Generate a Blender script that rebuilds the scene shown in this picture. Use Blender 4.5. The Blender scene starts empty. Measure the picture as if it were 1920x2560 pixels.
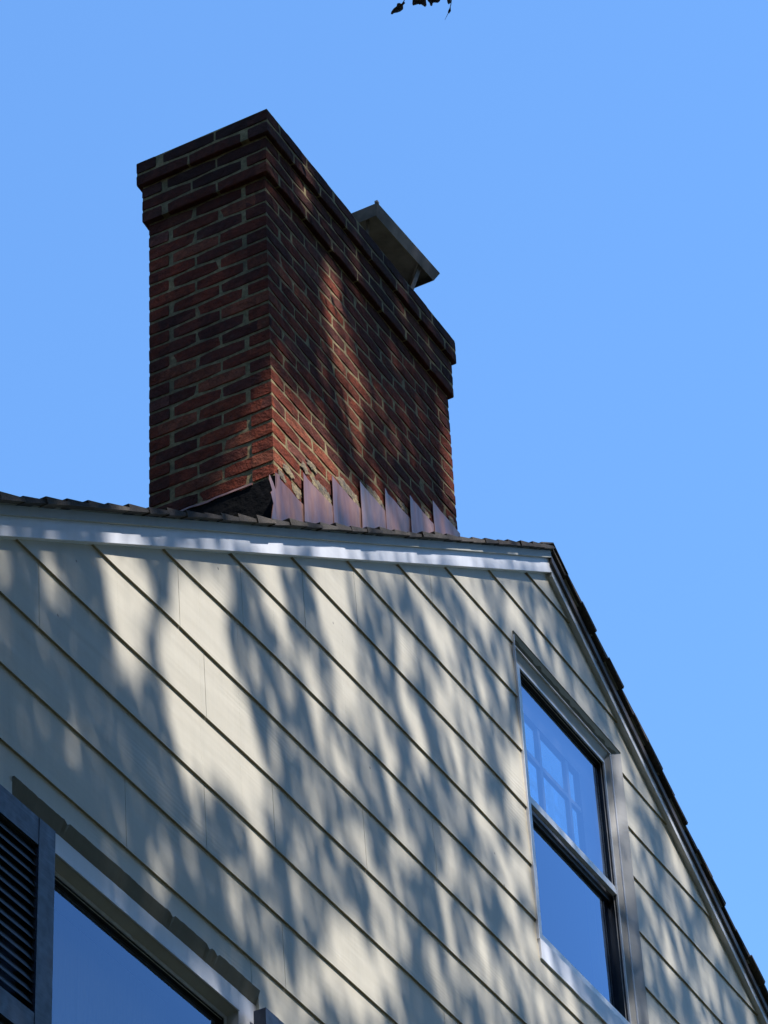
import bpy, math, random
from mathutils import Vector, Matrix, noise
random.seed(7)
sc = bpy.context.scene
COL = sc.collection
D = 4.48035            # the gable wall stands 4.48 m in front of the camera; the camera is the origin, ground 1.6 m below
GZ = -1.6

# ------------------------------------------------------------------ camera
cam_d = bpy.data.cameras.new("camera")
cam = bpy.data.objects.new("camera", cam_d); COL.objects.link(cam)
Rr = Vector((0.47624073, -0.87823, -0.04366743)); Uu = Vector((-0.53639259, -0.32950485, 0.77698748)); Ff = Vector((0.69676234, 0.34661019, 0.62799969))
cam.matrix_world = Matrix(((Rr.x, Uu.x, -Ff.x, 0), (Rr.y, Uu.y, -Ff.y, 0), (Rr.z, Uu.z, -Ff.z, 0), (0, 0, 0, 1)))
cam_d.sensor_fit = 'VERTICAL'; cam_d.sensor_height = 24.0; cam_d.sensor_width = 18.0
cam_d.lens = 8460.77 / 2560 * 24.0
cam_d.clip_start = 0.05; cam_d.clip_end = 2000
sc.camera = cam

# ------------------------------------------------------------------ light
SUN = Vector((-0.25, -1.0, 1.65)).normalized()      # towards the sun
w = bpy.data.worlds.new("World"); sc.world = w; w.use_nodes = True
nt = w.node_tree; nt.nodes.clear()
out = nt.nodes.new('ShaderNodeOutputWorld'); bg = nt.nodes.new('ShaderNodeBackground'); sky = nt.nodes.new('ShaderNodeTexSky')
sky.sky_type = 'NISHITA'; sky.sun_disc = False
sky.sun_elevation = math.asin(SUN.z); sky.sun_rotation = math.atan2(SUN.x, SUN.y)
sky.altitude = 0; sky.air_density = 1.2; sky.dust_density = 0.0; sky.ozone_density = 10.0
bg.inputs['Strength'].default_value = 0.15
tint = nt.nodes.new('ShaderNodeMix'); tint.data_type = 'RGBA'; tint.blend_type = 'MULTIPLY'; tint.inputs[0].default_value = 1.0
tint.inputs[7].default_value = (0.90, 1.02, 1.03, 1)
nt.links.new(sky.outputs[0], tint.inputs[6]); nt.links.new(tint.outputs[2], bg.inputs['Color']); nt.links.new(bg.outputs[0], out.inputs['Surface'])
sl = bpy.data.lights.new("sun", 'SUN'); sl.energy = 3.85; sl.angle = math.radians(0.55); sl.color = (1.0, 0.97, 0.97)
so = bpy.data.objects.new("sun", sl); COL.objects.link(so); so.rotation_euler = SUN.to_track_quat('Z', 'Y').to_euler(); so.location = (-5, -20, 30)
sc.view_settings.view_transform = 'Standard'; sc.view_settings.look = 'None'; sc.view_settings.exposure = 1.05; sc.view_settings.gamma = 1

# ------------------------------------------------------------------ helpers
def tag(o, label=None, cat=None, group=None, kind=None):
    if label: o['label'] = label
    if cat: o['category'] = cat
    if group: o['group'] = group
    if kind: o['kind'] = kind
    return o

class MB:
    def __init__(s): s.v = []; s.f = []; s.c = []
    def box(s, x0, x1, y0, y1, z0, z1, col=None):
        s.hexa([(x0, y0, z0), (x1, y0, z0), (x1, y1, z0), (x0, y1, z0), (x0, y0, z1), (x1, y0, z1), (x1, y1, z1), (x0, y1, z1)], col)
    def hexa(s, p, col=None):       # 0-3 bottom ring, 4-7 top ring, counter-clockwise seen from above
        n = len(s.v); s.v += [tuple(q) for q in p]
        for f in ((0, 3, 2, 1), (4, 5, 6, 7), (0, 1, 5, 4), (1, 2, 6, 5), (2, 3, 7, 6), (3, 0, 4, 7)):
            s.f.append(tuple(n + i for i in f)); s.c.append(col)
    def poly(s, pts, col=None):
        n = len(s.v); s.v += [tuple(q) for q in pts]; s.f.append(tuple(range(n, n + len(pts)))); s.c.append(col)
    def tube(s, pts, radii, n=8):
        rings = []
        for i, p in enumerate(pts):
            p = Vector(p); a = Vector(pts[max(i - 1, 0)]); b = Vector(pts[min(i + 1, len(pts) - 1)])
            t = (b - a).normalized(); u = t.orthogonal().normalized(); vv = t.cross(u)
            k = len(s.v); rings.append(k)
            for j in range(n):
                an = 2 * math.pi * j / n; q = p + (u * math.cos(an) + vv * math.sin(an)) * radii[i]
                s.v.append(tuple(q))
        for i in range(len(rings) - 1):
            a, b = rings[i], rings[i + 1]
            # align rings
            off = min(range(n), key=lambda o: (Vector(s.v[a]) - Vector(s.v[b + o])).length)
            for j in range(n):
                s.f.append((a + j, a + (j + 1) % n, b + (j + 1 + off) % n, b + (j + off) % n)); s.c.append(None)
        s.f.append(tuple(rings[-1] + j for j in range(n))); s.c.append(None)
        s.f.append(tuple(rings[0] + n - 1 - j for j in range(n))); s.c.append(None)
    def build(s, name, mat, parent=None, smooth=False):
        me = bpy.data.meshes.new(name); me.from_pydata(s.v, [], s.f); me.materials.append(mat)
        if any(c is not None for c in s.c):
            ca = me.color_attributes.new('Col', 'FLOAT_COLOR', 'CORNER'); i = 0; dat = []
            for f, c in zip(s.f, s.c):
                c = c or (0.5, 0.5, 0.5); dat += [c[0], c[1], c[2], 1.0] * len(f)
            ca.data.foreach_set('color', dat)
        me.update()
        if smooth: me.polygons.foreach_set('use_smooth', [True] * len(me.polygons))
        o = bpy.data.objects.new(name, me); COL.objects.link(o)
        if parent: o.parent = parent
        return o

def empty(name, loc=(0, 0, 0), parent=None):
    o = bpy.data.objects.new(name, None); COL.objects.link(o); o.empty_display_size = 0.2; o.location = loc
    if parent: o.parent = parent
    return o

class Mat:
    def __init__(s, name):
        s.m = bpy.data.materials.new(name); s.m.use_nodes = True; s.t = s.m.node_tree; s.n = s.t.nodes
        s.b = s.n['Principled BSDF']; s.o = s.n['Material Output']; s.geo = None
    def N(s, typ, **kw):
        n = s.n.new(typ)
        for k, v in kw.items():
            if k in n.inputs: n.inputs[k].default_value = v
            else: setattr(n, k, v)
        return n
    def L(s, a, b): s.t.links.new(a, b)
    def pos(s, scale=(1, 1, 1)):
        g = s.N('ShaderNodeNewGeometry'); mp = s.N('ShaderNodeMapping'); mp.inputs['Scale'].default_value = scale
        s.L(g.outputs['Position'], mp.inputs['Vector']); return mp.outputs['Vector']
    def noise(s, vec, scale, detail=4, rough=0.5, dist=0.0):
        n = s.N('ShaderNodeTexNoise', Scale=scale, Detail=detail, Roughness=rough, Distortion=dist); s.L(vec, n.inputs['Vector']); return n.outputs['Fac']
    def ramp(s, fac, stops):
        r = s.N('ShaderNodeValToRGB'); el = r.color_ramp.elements
        while len(el) > 1: el.remove(el[-1])
        el[0].position = stops[0][0]; el[0].color = (*stops[0][1], 1) if len(stops[0][1]) == 3 else stops[0][1]
        for p, c in stops[1:]:
            e = el.new(p); e.color = (*c, 1)
        s.L(fac, r.inputs['Fac']); return r.outputs['Color']
    def mix(s, fac, a, b, mode='MIX'):
        m = s.N('ShaderNodeMix'); m.data_type = 'RGBA'; m.blend_type = mode
        for sock, v in ((m.inputs[0], fac), (m.inputs[6], a), (m.inputs[7], b)):
            if isinstance(v, bpy.types.NodeSocket): s.L(v, sock)
            elif isinstance(v, (int, float)): sock.default_value = v
            else: sock.default_value = (*v, 1)
        return m.outputs[2]
    def bump(s, h, strength=0.5, dist=0.01, prev=None):
        b = s.N('ShaderNodeBump', Strength=strength, Distance=dist); s.L(h, b.inputs['Height'])
        if prev: s.L(prev, b.inputs['Normal'])
        return b.outputs['Normal']
    def fin(s, col=None, rough=None, normal=None, metal=None, spec=None):
        if col is not None:
            if isinstance(col, bpy.types.NodeSocket): s.L(col, s.b.inputs['Base Color'])
            else: s.b.inputs['Base Color'].default_value = (*col, 1)
        if rough is not None:
            if isinstance(rough, bpy.types.NodeSocket): s.L(rough, s.b.inputs['Roughness'])
            else: s.b.inputs['Roughness'].default_value = rough
        if normal is not None: s.L(normal, s.b.inputs['Normal'])
        if metal is not None: s.b.inputs['Metallic'].default_value = metal
        if spec is not None: s.b.inputs['Specular IOR Level'].default_value = spec
        return s.m

# ------------------------------------------------------------------ materials
def paint(name, base, dirt, spots=True, rough=0.55, grain=True, stain=0.25):
    a = Mat(name); p = a.pos(); c = a.mix(a.ramp(a.noise(p, 1.7, 5, 0.6), [(0.3, (0, 0, 0)), (0.75, (stain,) * 3)]), base, dirt)
    fine = a.noise(a.pos((60, 60, 9)), 1.0, 4, 0.6)
    c = a.mix(a.ramp(fine, [(0.3, (0, 0, 0)), (0.8, (0.12,) * 3)]), c, dirt)
    c = a.mix(a.ramp(a.noise(a.pos((11, 11, 0.9)), 1.0, 4, 0.55), [(0.48, (0, 0, 0)), (0.72, (0.22,) * 3)]), c, dirt)      # rain streaks
    if spots:
        v = a.N('ShaderNodeTexVoronoi', Scale=5.5); v.feature = 'F1'; a.L(a.pos((1, 0.0, 1)), v.inputs['Vector'])
        c = a.mix(a.ramp(v.outputs['Distance'], [(0.0, (0.8,) * 3), (0.024, (0.6,) * 3), (0.034, (0, 0, 0))]), c, (0.07, 0.055, 0.04))
    nrm = a.bump(fine, 0.12, 0.004)
    if grain:
        wv = a.N('ShaderNodeTexWave', Scale=16.0, Distortion=9.0, Detail=2.0); wv.inputs['Detail Scale'].default_value = 0.7; wv.wave_type = 'BANDS'; wv.bands_direction = 'Z'
        a.L(a.pos((0.22, 0.0, 1.0)), wv.inputs['Vector'])
        msk = a.ramp(a.noise(a.pos((0.9, 0, 2.2)), 1.6, 2), [(0.56, (0, 0, 0)), (0.70, (1, 1, 1))])
        h = a.mix(1.0, wv.outputs['Color'], msk, 'MULTIPLY')
        nrm = a.bump(h, 0.16, 0.003, nrm)
    big = a.noise(a.pos((0.8, 1, 5)), 1.2, 3); nrm = a.bump(big, 0.15, 0.05, nrm)
    return a.fin(c, rough, nrm)
M_siding = paint('siding_paint', (0.575, 0.525, 0.405), (0.34, 0.32, 0.25))
M_butt = paint('brown_board_edge', (0.42, 0.35, 0.24), (0.2, 0.16, 0.10), spots=False, grain=False, rough=0.9)
M_trim = paint('white_trim_paint', (0.72, 0.73, 0.76), (0.42, 0.42, 0.40), spots=False, grain=False, rough=0.42)
M_band = paint('rake_board_paint', (0.42, 0.41, 0.35), (0.25, 0.24, 0.19), spots=False, grain=False)
M_dark = paint('shaded_rake_trim', (0.085, 0.07, 0.062), (0.04, 0.03, 0.03), spots=False, grain=False)  # right rake board darkened in colour to stand for its shaded underside
M_caulk = paint('old_caulk', (0.20, 0.185, 0.14), (0.09, 0.08, 0.055), spots=False, grain=False, rough=0.85)
M_jamb = paint('jamb_paint', (0.40, 0.39, 0.36), (0.22, 0.20, 0.17), spots=False, grain=False, rough=0.5)

a = Mat('brick'); at = a.N('ShaderNodeAttribute'); at.attribute_name = 'Col'; p = a.pos()
c = a.mix(a.ramp(a.noise(p, 42, 6, 0.7), [(0.35, (0.0,) * 3), (0.75, (0.75,) * 3)]), at.outputs['Color'], (0.05, 0.028, 0.024))
c = a.mix(a.ramp(a.noise(p, 9, 5, 0.65), [(0.60, (0.0,) * 3), (0.78, (0.25,) * 3)]), c, (0.30, 0.20, 0.12))       # thin mortar smears
c = a.mix(a.ramp(a.noise(a.pos((1, 1, 0.7)), 2.6, 5, 0.6), [(0.42, (0.0,) * 3), (0.70, (0.6,) * 3)]), c, (0.022, 0.016, 0.014))   # soot and lichen stains
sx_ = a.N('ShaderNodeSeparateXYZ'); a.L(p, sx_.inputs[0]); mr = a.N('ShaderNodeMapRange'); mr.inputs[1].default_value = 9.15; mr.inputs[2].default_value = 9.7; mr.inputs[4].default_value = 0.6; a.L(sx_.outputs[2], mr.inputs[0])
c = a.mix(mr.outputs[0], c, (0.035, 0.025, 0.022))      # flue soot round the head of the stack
h = a.noise(p, 95, 6, 0.7); h2 = a.noise(p, 22, 4, 0.6)
M_brick = a.fin(c, 0.88, a.bump(h2, 0.9, 0.016, a.bump(h, 0.9, 0.006)), spec=0.04)
a = Mat('mortar'); p = a.pos()
c = a.ramp(a.noise(p, 30, 6, 0.7), [(0.3, (0.13, 0.10, 0.05)), (0.55, (0.28, 0.215, 0.105)), (0.78, (0.46, 0.37, 0.20))])
c = a.mix(a.ramp(a.noise(a.pos((1, 1, 0.7)), 2.6, 5, 0.6), [(0.47, (0.0,) * 3), (0.68, (0.6,) * 3)]), c, (0.05, 0.05, 0.045))
M_mortar = a.fin(c, 0.95, a.bump(a.noise(p, 120, 5, 0.7), 0.8, 0.004), spec=0.2)
a = Mat('mortar_smear'); p = a.pos()
c = a.ramp(a.noise(p, 26, 6, 0.75), [(0.35, (0.06, 0.06, 0.05)), (0.48, (0.20, 0.15, 0.09)), (0.6, (0.38, 0.29, 0.14)), (0.8, (0.22, 0.22, 0.18))])
M_smear = a.fin(c, 0.9, a.bump(a.noise(p, 70, 6, 0.7), 1.0, 0.01))
a = Mat('weathered_copper'); p = a.pos((1, 1, 0.25))
c = a.ramp(a.noise(p, 7, 5, 0.6), [(0.3, (0.17, 0.07, 0.045)), (0.5, (0.31, 0.15, 0.10)), (0.7, (0.44, 0.26, 0.19))])
c = a.mix(a.ramp(a.noise(a.pos((6, 6, 0.8)), 6, 4, 0.6), [(0.55, (0.0,) * 3), (0.75, (0.5,) * 3)]), c, (0.10, 0.07, 0.08))
M_copper = a.fin(c, a.ramp(a.noise(p, 14, 3), [(0.3, (0.36,) * 3), (0.7, (0.52,) * 3)]), a.bump(a.noise(p, 5, 3), 0.8, 0.03), metal=0.45)
a = Mat('tarred_lead'); p = a.pos()
M_tar = a.fin(a.ramp(a.noise(p, 12, 4), [(0.4, (0.008,) * 3), (0.8, (0.02, 0.018, 0.018))]), 1.0, a.bump(a.noise(p, 30, 4), 0.6, 0.01), spec=0.05)
a = Mat('asphalt_shingle'); at = a.N('ShaderNodeAttribute'); at.attribute_name = 'Col'; p = a.pos()
c = a.mix(a.ramp(a.noise(p, 160, 3, 0.8), [(0.35, (0.0,) * 3), (0.7, (0.8,) * 3)]), at.outputs['Color'], (0.03, 0.026, 0.024))
M_shingle = a.fin(c, 0.92, a.bump(a.noise(p, 220, 2), 0.8, 0.003), spec=0.25)
a = Mat('galvanised_cap'); p = a.pos()
M_cap = a.fin(a.ramp(a.noise(p, 6, 5, 0.6), [(0.35, (0.16, 0.13, 0.115)), (0.7, (0.34, 0.285, 0.25))]), 0.7, a.bump(a.noise(p, 9, 3), 0.3, 0.02), metal=0.0, spec=0.2)
a = Mat('black_gloss_paint'); p = a.pos()
M_shutter = a.fin(a.ramp(a.noise(p, 20, 5), [(0.4, (0.035, 0.045, 0.07)), (0.8, (0.06, 0.075, 0.11))]), a.ramp(a.noise(p, 35, 4), [(0.3, (0.38,) * 3), (0.7, (0.55,) * 3)]), a.bump(a.noise(a.pos((3, 3, 30)), 3, 3), 0.2, 0.004))
a = Mat('black_louvres'); M_louvre = a.fin((0.006, 0.0065, 0.0075), 0.5)
a = Mat('aluminium_frame'); p = a.pos()
M_alu = a.fin(a.ramp(a.noise(p, 30, 4), [(0.3, (0.50, 0.50, 0.48)), (0.7, (0.62, 0.61, 0.58))]), 0.38, a.bump(a.noise(p, 50, 3), 0.1, 0.003), metal=0.25)
a = Mat('gasket_and_shade'); M_gasket_shade = a.fin((0.012, 0.012, 0.014), 0.5)  # gasket black; its colour also stands for the shade in the frame reveals
a = Mat('sash_paint'); M_sash = a.fin((0.10, 0.10, 0.11), 0.5)
a = Mat('muntin_paint'); M_muntin = a.fin((0.22, 0.22, 0.22), 0.5)
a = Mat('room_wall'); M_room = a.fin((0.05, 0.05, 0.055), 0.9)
a = Mat('curtain'); p = a.pos(); M_curtain = a.fin((0.30, 0.30, 0.32), 0.9, a.bump(a.noise(a.pos((14, 1, 0.4)), 1.5, 2), 0.6, 0.05))
def glass(name, ior, extra, tintc=(0.76, 0.95, 1, 1)):
    a = Mat(name); a.n.remove(a.b)
    ge = a.N('ShaderNodeNewGeometry'); dt = a.N('ShaderNodeVectorMath', operation='DOT_PRODUCT'); a.L(ge.outputs['Normal'], dt.inputs[0]); a.L(ge.outputs['Incoming'], dt.inputs[1])
    def M2(op, x, y=None):
        m = a.N('ShaderNodeMath', operation=op); a.L(x, m.inputs[0])
        if y is not None: m.inputs[1].default_value = y
        return m
    m = M2('ABSOLUTE', dt.outputs['Value']); m = M2('MULTIPLY', m.outputs[0], -1.0); m = M2('ADD', m.outputs[0], 1.0); m = M2('POWER', m.outputs[0], 5.0); m = M2('MULTIPLY', m.outputs[0], 0.96); m = M2('ADD', m.outputs[0], 0.04)
    mu = M2('MULTIPLY', m.outputs[0], extra); mu.use_clamp = True      # both faces of the pane, seen from either side
    tr = a.N('ShaderNodeBsdfTransparent'); tr.inputs[0].default_value = (0.86, 0.90, 0.92, 1)
    gl = a.N('ShaderNodeBsdfGlossy', Roughness=0.0); gl.inputs['Color'].default_value = tintc
    p = a.pos(); a.L(a.bump(a.noise(p, 1.6, 3), 0.06, 0.02), gl.inputs['Normal'])
    mx = a.N('ShaderNodeMixShader'); a.L(mu.outputs[0], mx.inputs[0]); a.L(tr.outputs[0], mx.inputs[1]); a.L(gl.outputs[0], mx.inputs[2]); a.L(mx.outputs[0], a.o.inputs['Surface'])
    return a.m
M_glass = glass('window_glass', 1.52, 2.5, (0.60, 0.76, 1, 1)); M_glass2 = glass('insulated_glass', 1.52, 4.2); M_glass3 = glass('lower_window_glass', 1.52, 2.5, (0.60, 0.76, 1, 1))
a = Mat('bark'); p = a.pos((1, 1, 0.2)); M_bark = a.fin(a.ramp(a.noise(p, 30, 5), [(0.3, (0.03, 0.025, 0.02)), (0.7, (0.12, 0.10, 0.08))]), 0.9, a.bump(a.noise(p, 40, 5), 0.9, 0.02))
a = Mat('autumn_leaf'); p = a.pos(); M_leaf = a.fin(a.ramp(a.noise(p, 4, 3), [(0.35, (0.045, 0.05, 0.02)), (0.65, (0.07, 0.045, 0.03))]), 0.6)
a = Mat('hanging_leaf'); M_leafh = a.fin((0.10, 0.082, 0.075), 0.6)
a = Mat('lawn'); p = a.pos(); M_lawn = a.fin(a.ramp(a.noise(p, 3, 8, 0.7), [(0.35, (0.05, 0.055, 0.022)), (0.6, (0.10, 0.10, 0.045)), (0.8, (0.16, 0.13, 0.08))]), 0.95, a.bump(a.noise(p, 60, 4), 1.0, 0.05))

# ------------------------------------------------------------------ ground
g = MB(); g.poly([(-300, -300, GZ), (300, -300, GZ), (300, 300, GZ), (-300, 300, GZ)]); tag(g.build('ground', M_lawn), kind='structure')

# ------------------------------------------------------------------ house
HX0, HX1, HY1 = 4.35, 16.6, D + 9.0
RX, RZ = 10.498, 8.942          # ridge (top of the shingles)
SL, SR = 0.6315, 0.626
house = tag(empty('house', (RX, D + 4.5, GZ)), 'cream clapboard gable-end house with white rake boards and brick chimney in dappled shade', 'house')
HO = Vector((RX, D + 4.5, GZ))
def part(mb, name, mat, parent=None, smooth=False):
    o = mb.build(name, mat, parent or house, smooth)
    if parent is None or parent is house: o.location = -HO
    return o
def roofz(x): return RZ - (SL * (RX - x) if x < RX else SR * (x - RX))

# lines of the lap siding (bottom edge of each course), top one first, heights read at a few stations
LN = [
 [(10.3, 8.677), (10.75, 8.676)],
 [(9.9, 8.440), (11.12, 8.411)],
 [(9.72, 8.178), (10.06, 8.183), (11.08, 8.147), (11.6, 8.133)],
 [(9.69, 7.910), (10.05, 7.914), (11.1, 7.875), (12.0, 7.871)],
 [(9.65, 7.648), (10.05, 7.652), (11.1, 7.626), (12.4, 7.602)],
 [(8.26, 7.379), (9.62, 7.387), (10.03, 7.381), (11.1, 7.357), (12.0, 7.334)],
 [(7.85, 7.107), (8.5, 7.119), (9.6, 7.121), (11.1, 7.094), (11.5, 7.082)],
 [(7.4, 6.831), (8.1, 6.856), (8.7, 6.863), (9.5, 6.867), (10.06, 6.864)],
 [(7.0, 6.563), (7.4, 6.580), (8.1, 6.587), (9.5, 6.592), (10.46, 6.588)],
 [(6.5, 6.300), (7.05, 6.305), (8.1, 6.326), (9.9, 6.326)],
 [(6.4, 6.054), (7.7, 6.059), (9.4, 6.057)],
 [(6.4, 5.808), (7.8, 5.806), (8.9, 5.807)],
 [(6.4, 5.547), (7.4, 5.553), (8.4, 5.551)],
]
def lin(st, x):
    if x <= st[0][0]: return st[0][1]
    for (a, b), (c, d) in zip(st, st[1:]):
        if x <= c: return b + (d - b) * (x - a) / (c - a)
    return st[-1][1]
zz = 5.297
while zz > GZ + 0.15: LN.append([(5, zz), (12, zz)]); zz -= 0.2535
LN.append([(5, GZ + 0.02), (12, GZ + 0.02)])
LN.insert(0, [(5, 8.935), (12, 8.935)])
# window openings in the siding: x0, x1, z0, z1
OPEN = [(10.095, 11.120, 6.784, 8.241), (6.548, 7.930, 3.95, 5.446)]
JOINTS = {3: [8.9], 4: [9.03, 9.36], 5: [8.55], 6: [8.72], 7: [8.32], 8: [7.88, 10.95], 9: [7.47, 9.25], 10: [7.63, 8.7], 11: [6.66, 8.06], 12: [7.62, 9.25], 13: [7.15, 8.1], 14: [7.89]}
sid = MB(); yb = D + 0.028
for n in range(1, len(LN)):
    joints = JOINTS.get(n, []) + [HX0 + 0.3 + ((n * 1.37) % 1.9), 12.9 + ((n * 0.83) % 1.7)]
    xs = set([round(HX0 + 0.25 * k, 4) for k in range(int((HX1 - HX0) / 0.25) + 1)] + [HX1])
    xs |= {o[0] for o in OPEN} | {o[1] for o in OPEN} | set(joints); xs = sorted(xs)
    for xa, xb in zip(xs, xs[1:]):
        if xb - xa < 1e-4: continue
        ga = 0.0012 if xa in joints else 0; gb = 0.0012 if xb in joints else 0
        def zt(x): return min(lin(LN[n - 1], x), roofz(x) - 0.055)
        def zb(x): return lin(LN[n], x)
        x0, x1 = xa + ga, xb - gb
        if zt(x0) <= zb(x0) and zt(x1) <= zb(x1): continue
        # clip where the rake cuts the course
        if zt(x0) <= zb(x0) or zt(x1) <= zb(x1):
            lo, hi = x0, x1
            for _ in range(30):
                m = (lo + hi) / 2
                if (zt(m) > zb(m)) == (zt(x0) > zb(x0)): lo = m
                else: hi = m
            if zt(x0) > zb(x0): x1 = m
            else: x0 = m
        rng = [(zb(x0), zt(x0), zb(x1), zt(x1))]
        for (ox0, ox1, oz0, oz1) in OPEN:
            if xa >= ox0 - 1e-4 and xb <= ox1 + 1e-4:
                nr = []
                for (a0, a1, b0, b1) in rng:
                    if min(a1, b1) > oz1 and min(a0, b0) < oz1: nr.append((max(a0, oz1), a1, max(b0, oz1), b1))
                    elif min(a0, b0) >= oz1: nr.append((a0, a1, b0, b1))
                    if min(a0, b0) < oz0 and max(a1, b1) > oz0: nr.append((a0, min(a1, oz0), b0, min(b1, oz0)))
                    elif max(a1, b1) <= oz0: nr.append((a0, a1, b0, b1))
                rng = nr
        full0, full1 = lin(LN[n], x0), lin(LN[n - 1], x0)
        def yf(z): return D - 0.0112 + 0.0076 * (z - full0) / max(full1 - full0, 0.1)
        def wob(x, z): return 0.0022 * noise.noise(Vector((x * 2.1, z * 0.9, 3.3)))
        for (a0, a1, b0, b1) in rng:
            lp = 0.0005
            sid.hexa([(x0, yf(a0) + wob(x0, a0), a0), (x1, yf(b0) + wob(x1, b0), b0), (x1, yb, b0), (x0, yb, a0),
                      (x0, yf(a1) + wob(x0, a1) , a1 - lp), (x1, yf(b1) + wob(x1, b1), b1 - lp), (x1, yb, b1 - lp), (x0, yb, a1 - lp)])
siding = part(sid, 'clapboard_siding', M_siding)
siding.data.materials.append(M_butt)
for po in siding.data.polygons:
    if po.normal.z < -0.9: po.material_index = 1       # undersides of the boards in a browner colour

# body of the house behind the siding
wl = MB()
wl.box(HX0, HX0 + 0.15, yb + 0.2, HY1, GZ, roofz(HX0) - 0.16); wl.box(HX1 - 0.15, HX1, yb + 0.2, HY1, GZ, roofz(HX1) - 0.16)
def gable(mb, y0, y1, z_off, holes):
    # vertical strips, split round the holes
    xs = sorted({HX0, HX1, RX} | {h[0] for h in holes} | {h[1] for h in holes})
    for a, b in zip(xs, xs[1:]):
        hs = [h for h in holes if a >= h[0] - 1e-6 and b <= h[1] + 1e-6]
        segs = []; z = GZ
        for h in sorted(hs, key=lambda q: q[2]): segs.append((z, h[2])); z = h[3]
        for s0, s1 in segs: mb.box(a, b, y0, y1, s0, s1)
        mb.hexa([(a, y0, z), (b, y0, z), (b, y1, z), (a, y1, z), (a, y0, roofz(a) - z_off), (b, y0, roofz(b) - z_off), (b, y1, roofz(b) - z_off), (a, y1, roofz(a) - z_off)])
gable(wl, yb + 0.001, yb + 0.2, 0.16, [(10.05, 11.16, 6.74, 8.28), (6.50, 7.97, 3.90, 5.48)])
gable(wl, HY1 - 0.15, HY1, 0.16, [])
part(wl, 'wall', M_band)

# ---------------- rake boards
def rake(name, mat, apex, y0, y1, hgt, left):
    """board along one slope: lower edge meets its twin at apex (x, z)"""
    ax, az = apex; mb = MB(); N = 14
    s = SL if left else -SR
    xe = HX0 - 0.35 if left else HX1 + 0.35
    for i in range(N):
        t0, t1 = i / N, (i + 1) / N; xa = ax + (xe - ax) * t0; xb_ = ax + (xe - ax) * t1
        if left: xa, xb_ = xb_, xa
        za = az - abs(s) * abs(ax - xa); zb_ = az - abs(s) * abs(ax - xb_)
        wa = 0.0012 * math.sin(xa * 3.1); wb = 0.0012 * math.sin(xb_ * 3.1)
        mb.hexa([(xa, y0 + wa, za), (xb_, y0 + wb, zb_), (xb_, y1, zb_), (xa, y1, za), (xa, y0 + wa, za + hgt), (xb_, y0 + wb, zb_ + hgt), (xb_, y1, zb_ + hgt), (xa, y1, za + hgt)])
    return part(mb, name, mat)
for left in (True, False):
    rake('frieze_board', M_trim, (10.515, 8.8165 if left else 8.795), D - 0.031, D + 0.02, 0.078, left)
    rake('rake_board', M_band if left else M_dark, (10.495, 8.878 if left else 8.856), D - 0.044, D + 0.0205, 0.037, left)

# ---------------- roof: sheathing plus overlapping courses of shingles
rf = MB()
for left in (True, False):
    xe = HX0 - 0.4 if left else HX1 + 0.4
    a, b = (xe, RX) if left else (RX, xe)
    za, zb_ = roofz(a) - 0.022, roofz(b) - 0.022
    rf.hexa([(a, D + 0.0215, za - 0.11), (b, D + 0.0215, zb_ - 0.11), (b, HY1 + 0.2, zb_ - 0.11), (a, HY1 + 0.2, za - 0.11), (a, D + 0.0215, za), (b, D + 0.0215, zb_), (b, HY1 + 0.2, zb_), (a, HY1 + 0.2, za)])
    # thin underlay reaching to the rake
    rf.hexa([(a, D - 0.046, za), (b, D - 0.046, zb_), (b, HY1 + 0.2, zb_), (a, HY1 + 0.2, za), (a, D - 0.046, za + .004), (b, D - 0.046, zb_ + .004), (b, HY1 + 0.2, zb_ + .004), (a, HY1 + 0.2, za + .004)])
roof = part(rf, 'roof', M_band)
sh = MB(); rs = random.Random(3)
for left in (True, False):
    S = SL if left else SR; ln = math.hypot(1, S); ux = (-1 if left else 1) / ln; uz = -S / ln      # down the slope
    nx, nz = (-S / ln if left else S / ln), 1 / ln
    L = ((RX - HX0 + 0.45) if left else (HX1 - RX + 0.45)) * ln
    pit = 0.140; n = int(L / pit) + 1
    for i in range(n):
        s0 = i * pit; s1 = s0 + pit + 0.10 if False else s0 + pit
        # course i covers s0..s1 (its thick butt at s1), reaches up under course i-1
        over = 0.064 + 0.010 * min(1.0, s0 / 5.0) + rs.uniform(-0.0035, 0.0035) if left else 0.060 + rs.uniform(-0.009, 0.009)
        # layers
        y = D - over; first = True
        while y < HY1 + 0.2:
            wdt = rs.uniform(0.12, 0.34) if y < D + 3 else 5.0
            ye = min(y + wdt, HY1 + 0.21)
            thick = 0.017 + rs.uniform(-0.004, 0.006) if y < D + 3 else 0.016
            dr = rs.uniform(-0.004, 0.004)
            lift0 = 0.0; col = random.choice([(0.10, 0.088, 0.075), (0.075, 0.065, 0.058), (0.055, 0.05, 0.047), (0.13, 0.11, 0.09)])
            if i == 0: sa = 0.0
            else: sa = s0 - 0.01
            sb = s1 + dr
            sag = rs.uniform(0.0, 0.006) if first else 0
            def P(s, yy, h): return (RX + ux * s + nx * h, yy, RZ - 0.0205 + uz * s + nz * h)
            lo = -sag
            sh.hexa([P(sa, y, -0.001), P(sa, ye, -0.001), P(sb, ye, -0.0), P(sb, y, lo), P(sa, y, 0.010), P(sa, ye, 0.010), P(sb, ye, thick + 0.004), P(sb, y, thick + 0.004 - sag * .5)], col) if left else \
            sh.hexa([P(sa, ye, -0.001), P(sa, y, -0.001), P(sb, y, lo), P(sb, ye, 0.0), P(sa, ye, 0.010), P(sa, y, 0.010), P(sb, y, thick + 0.004 - sag * .5), P(sb, ye, thick + 0.004)], col)
            y = ye + 0.004; first = False
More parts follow.
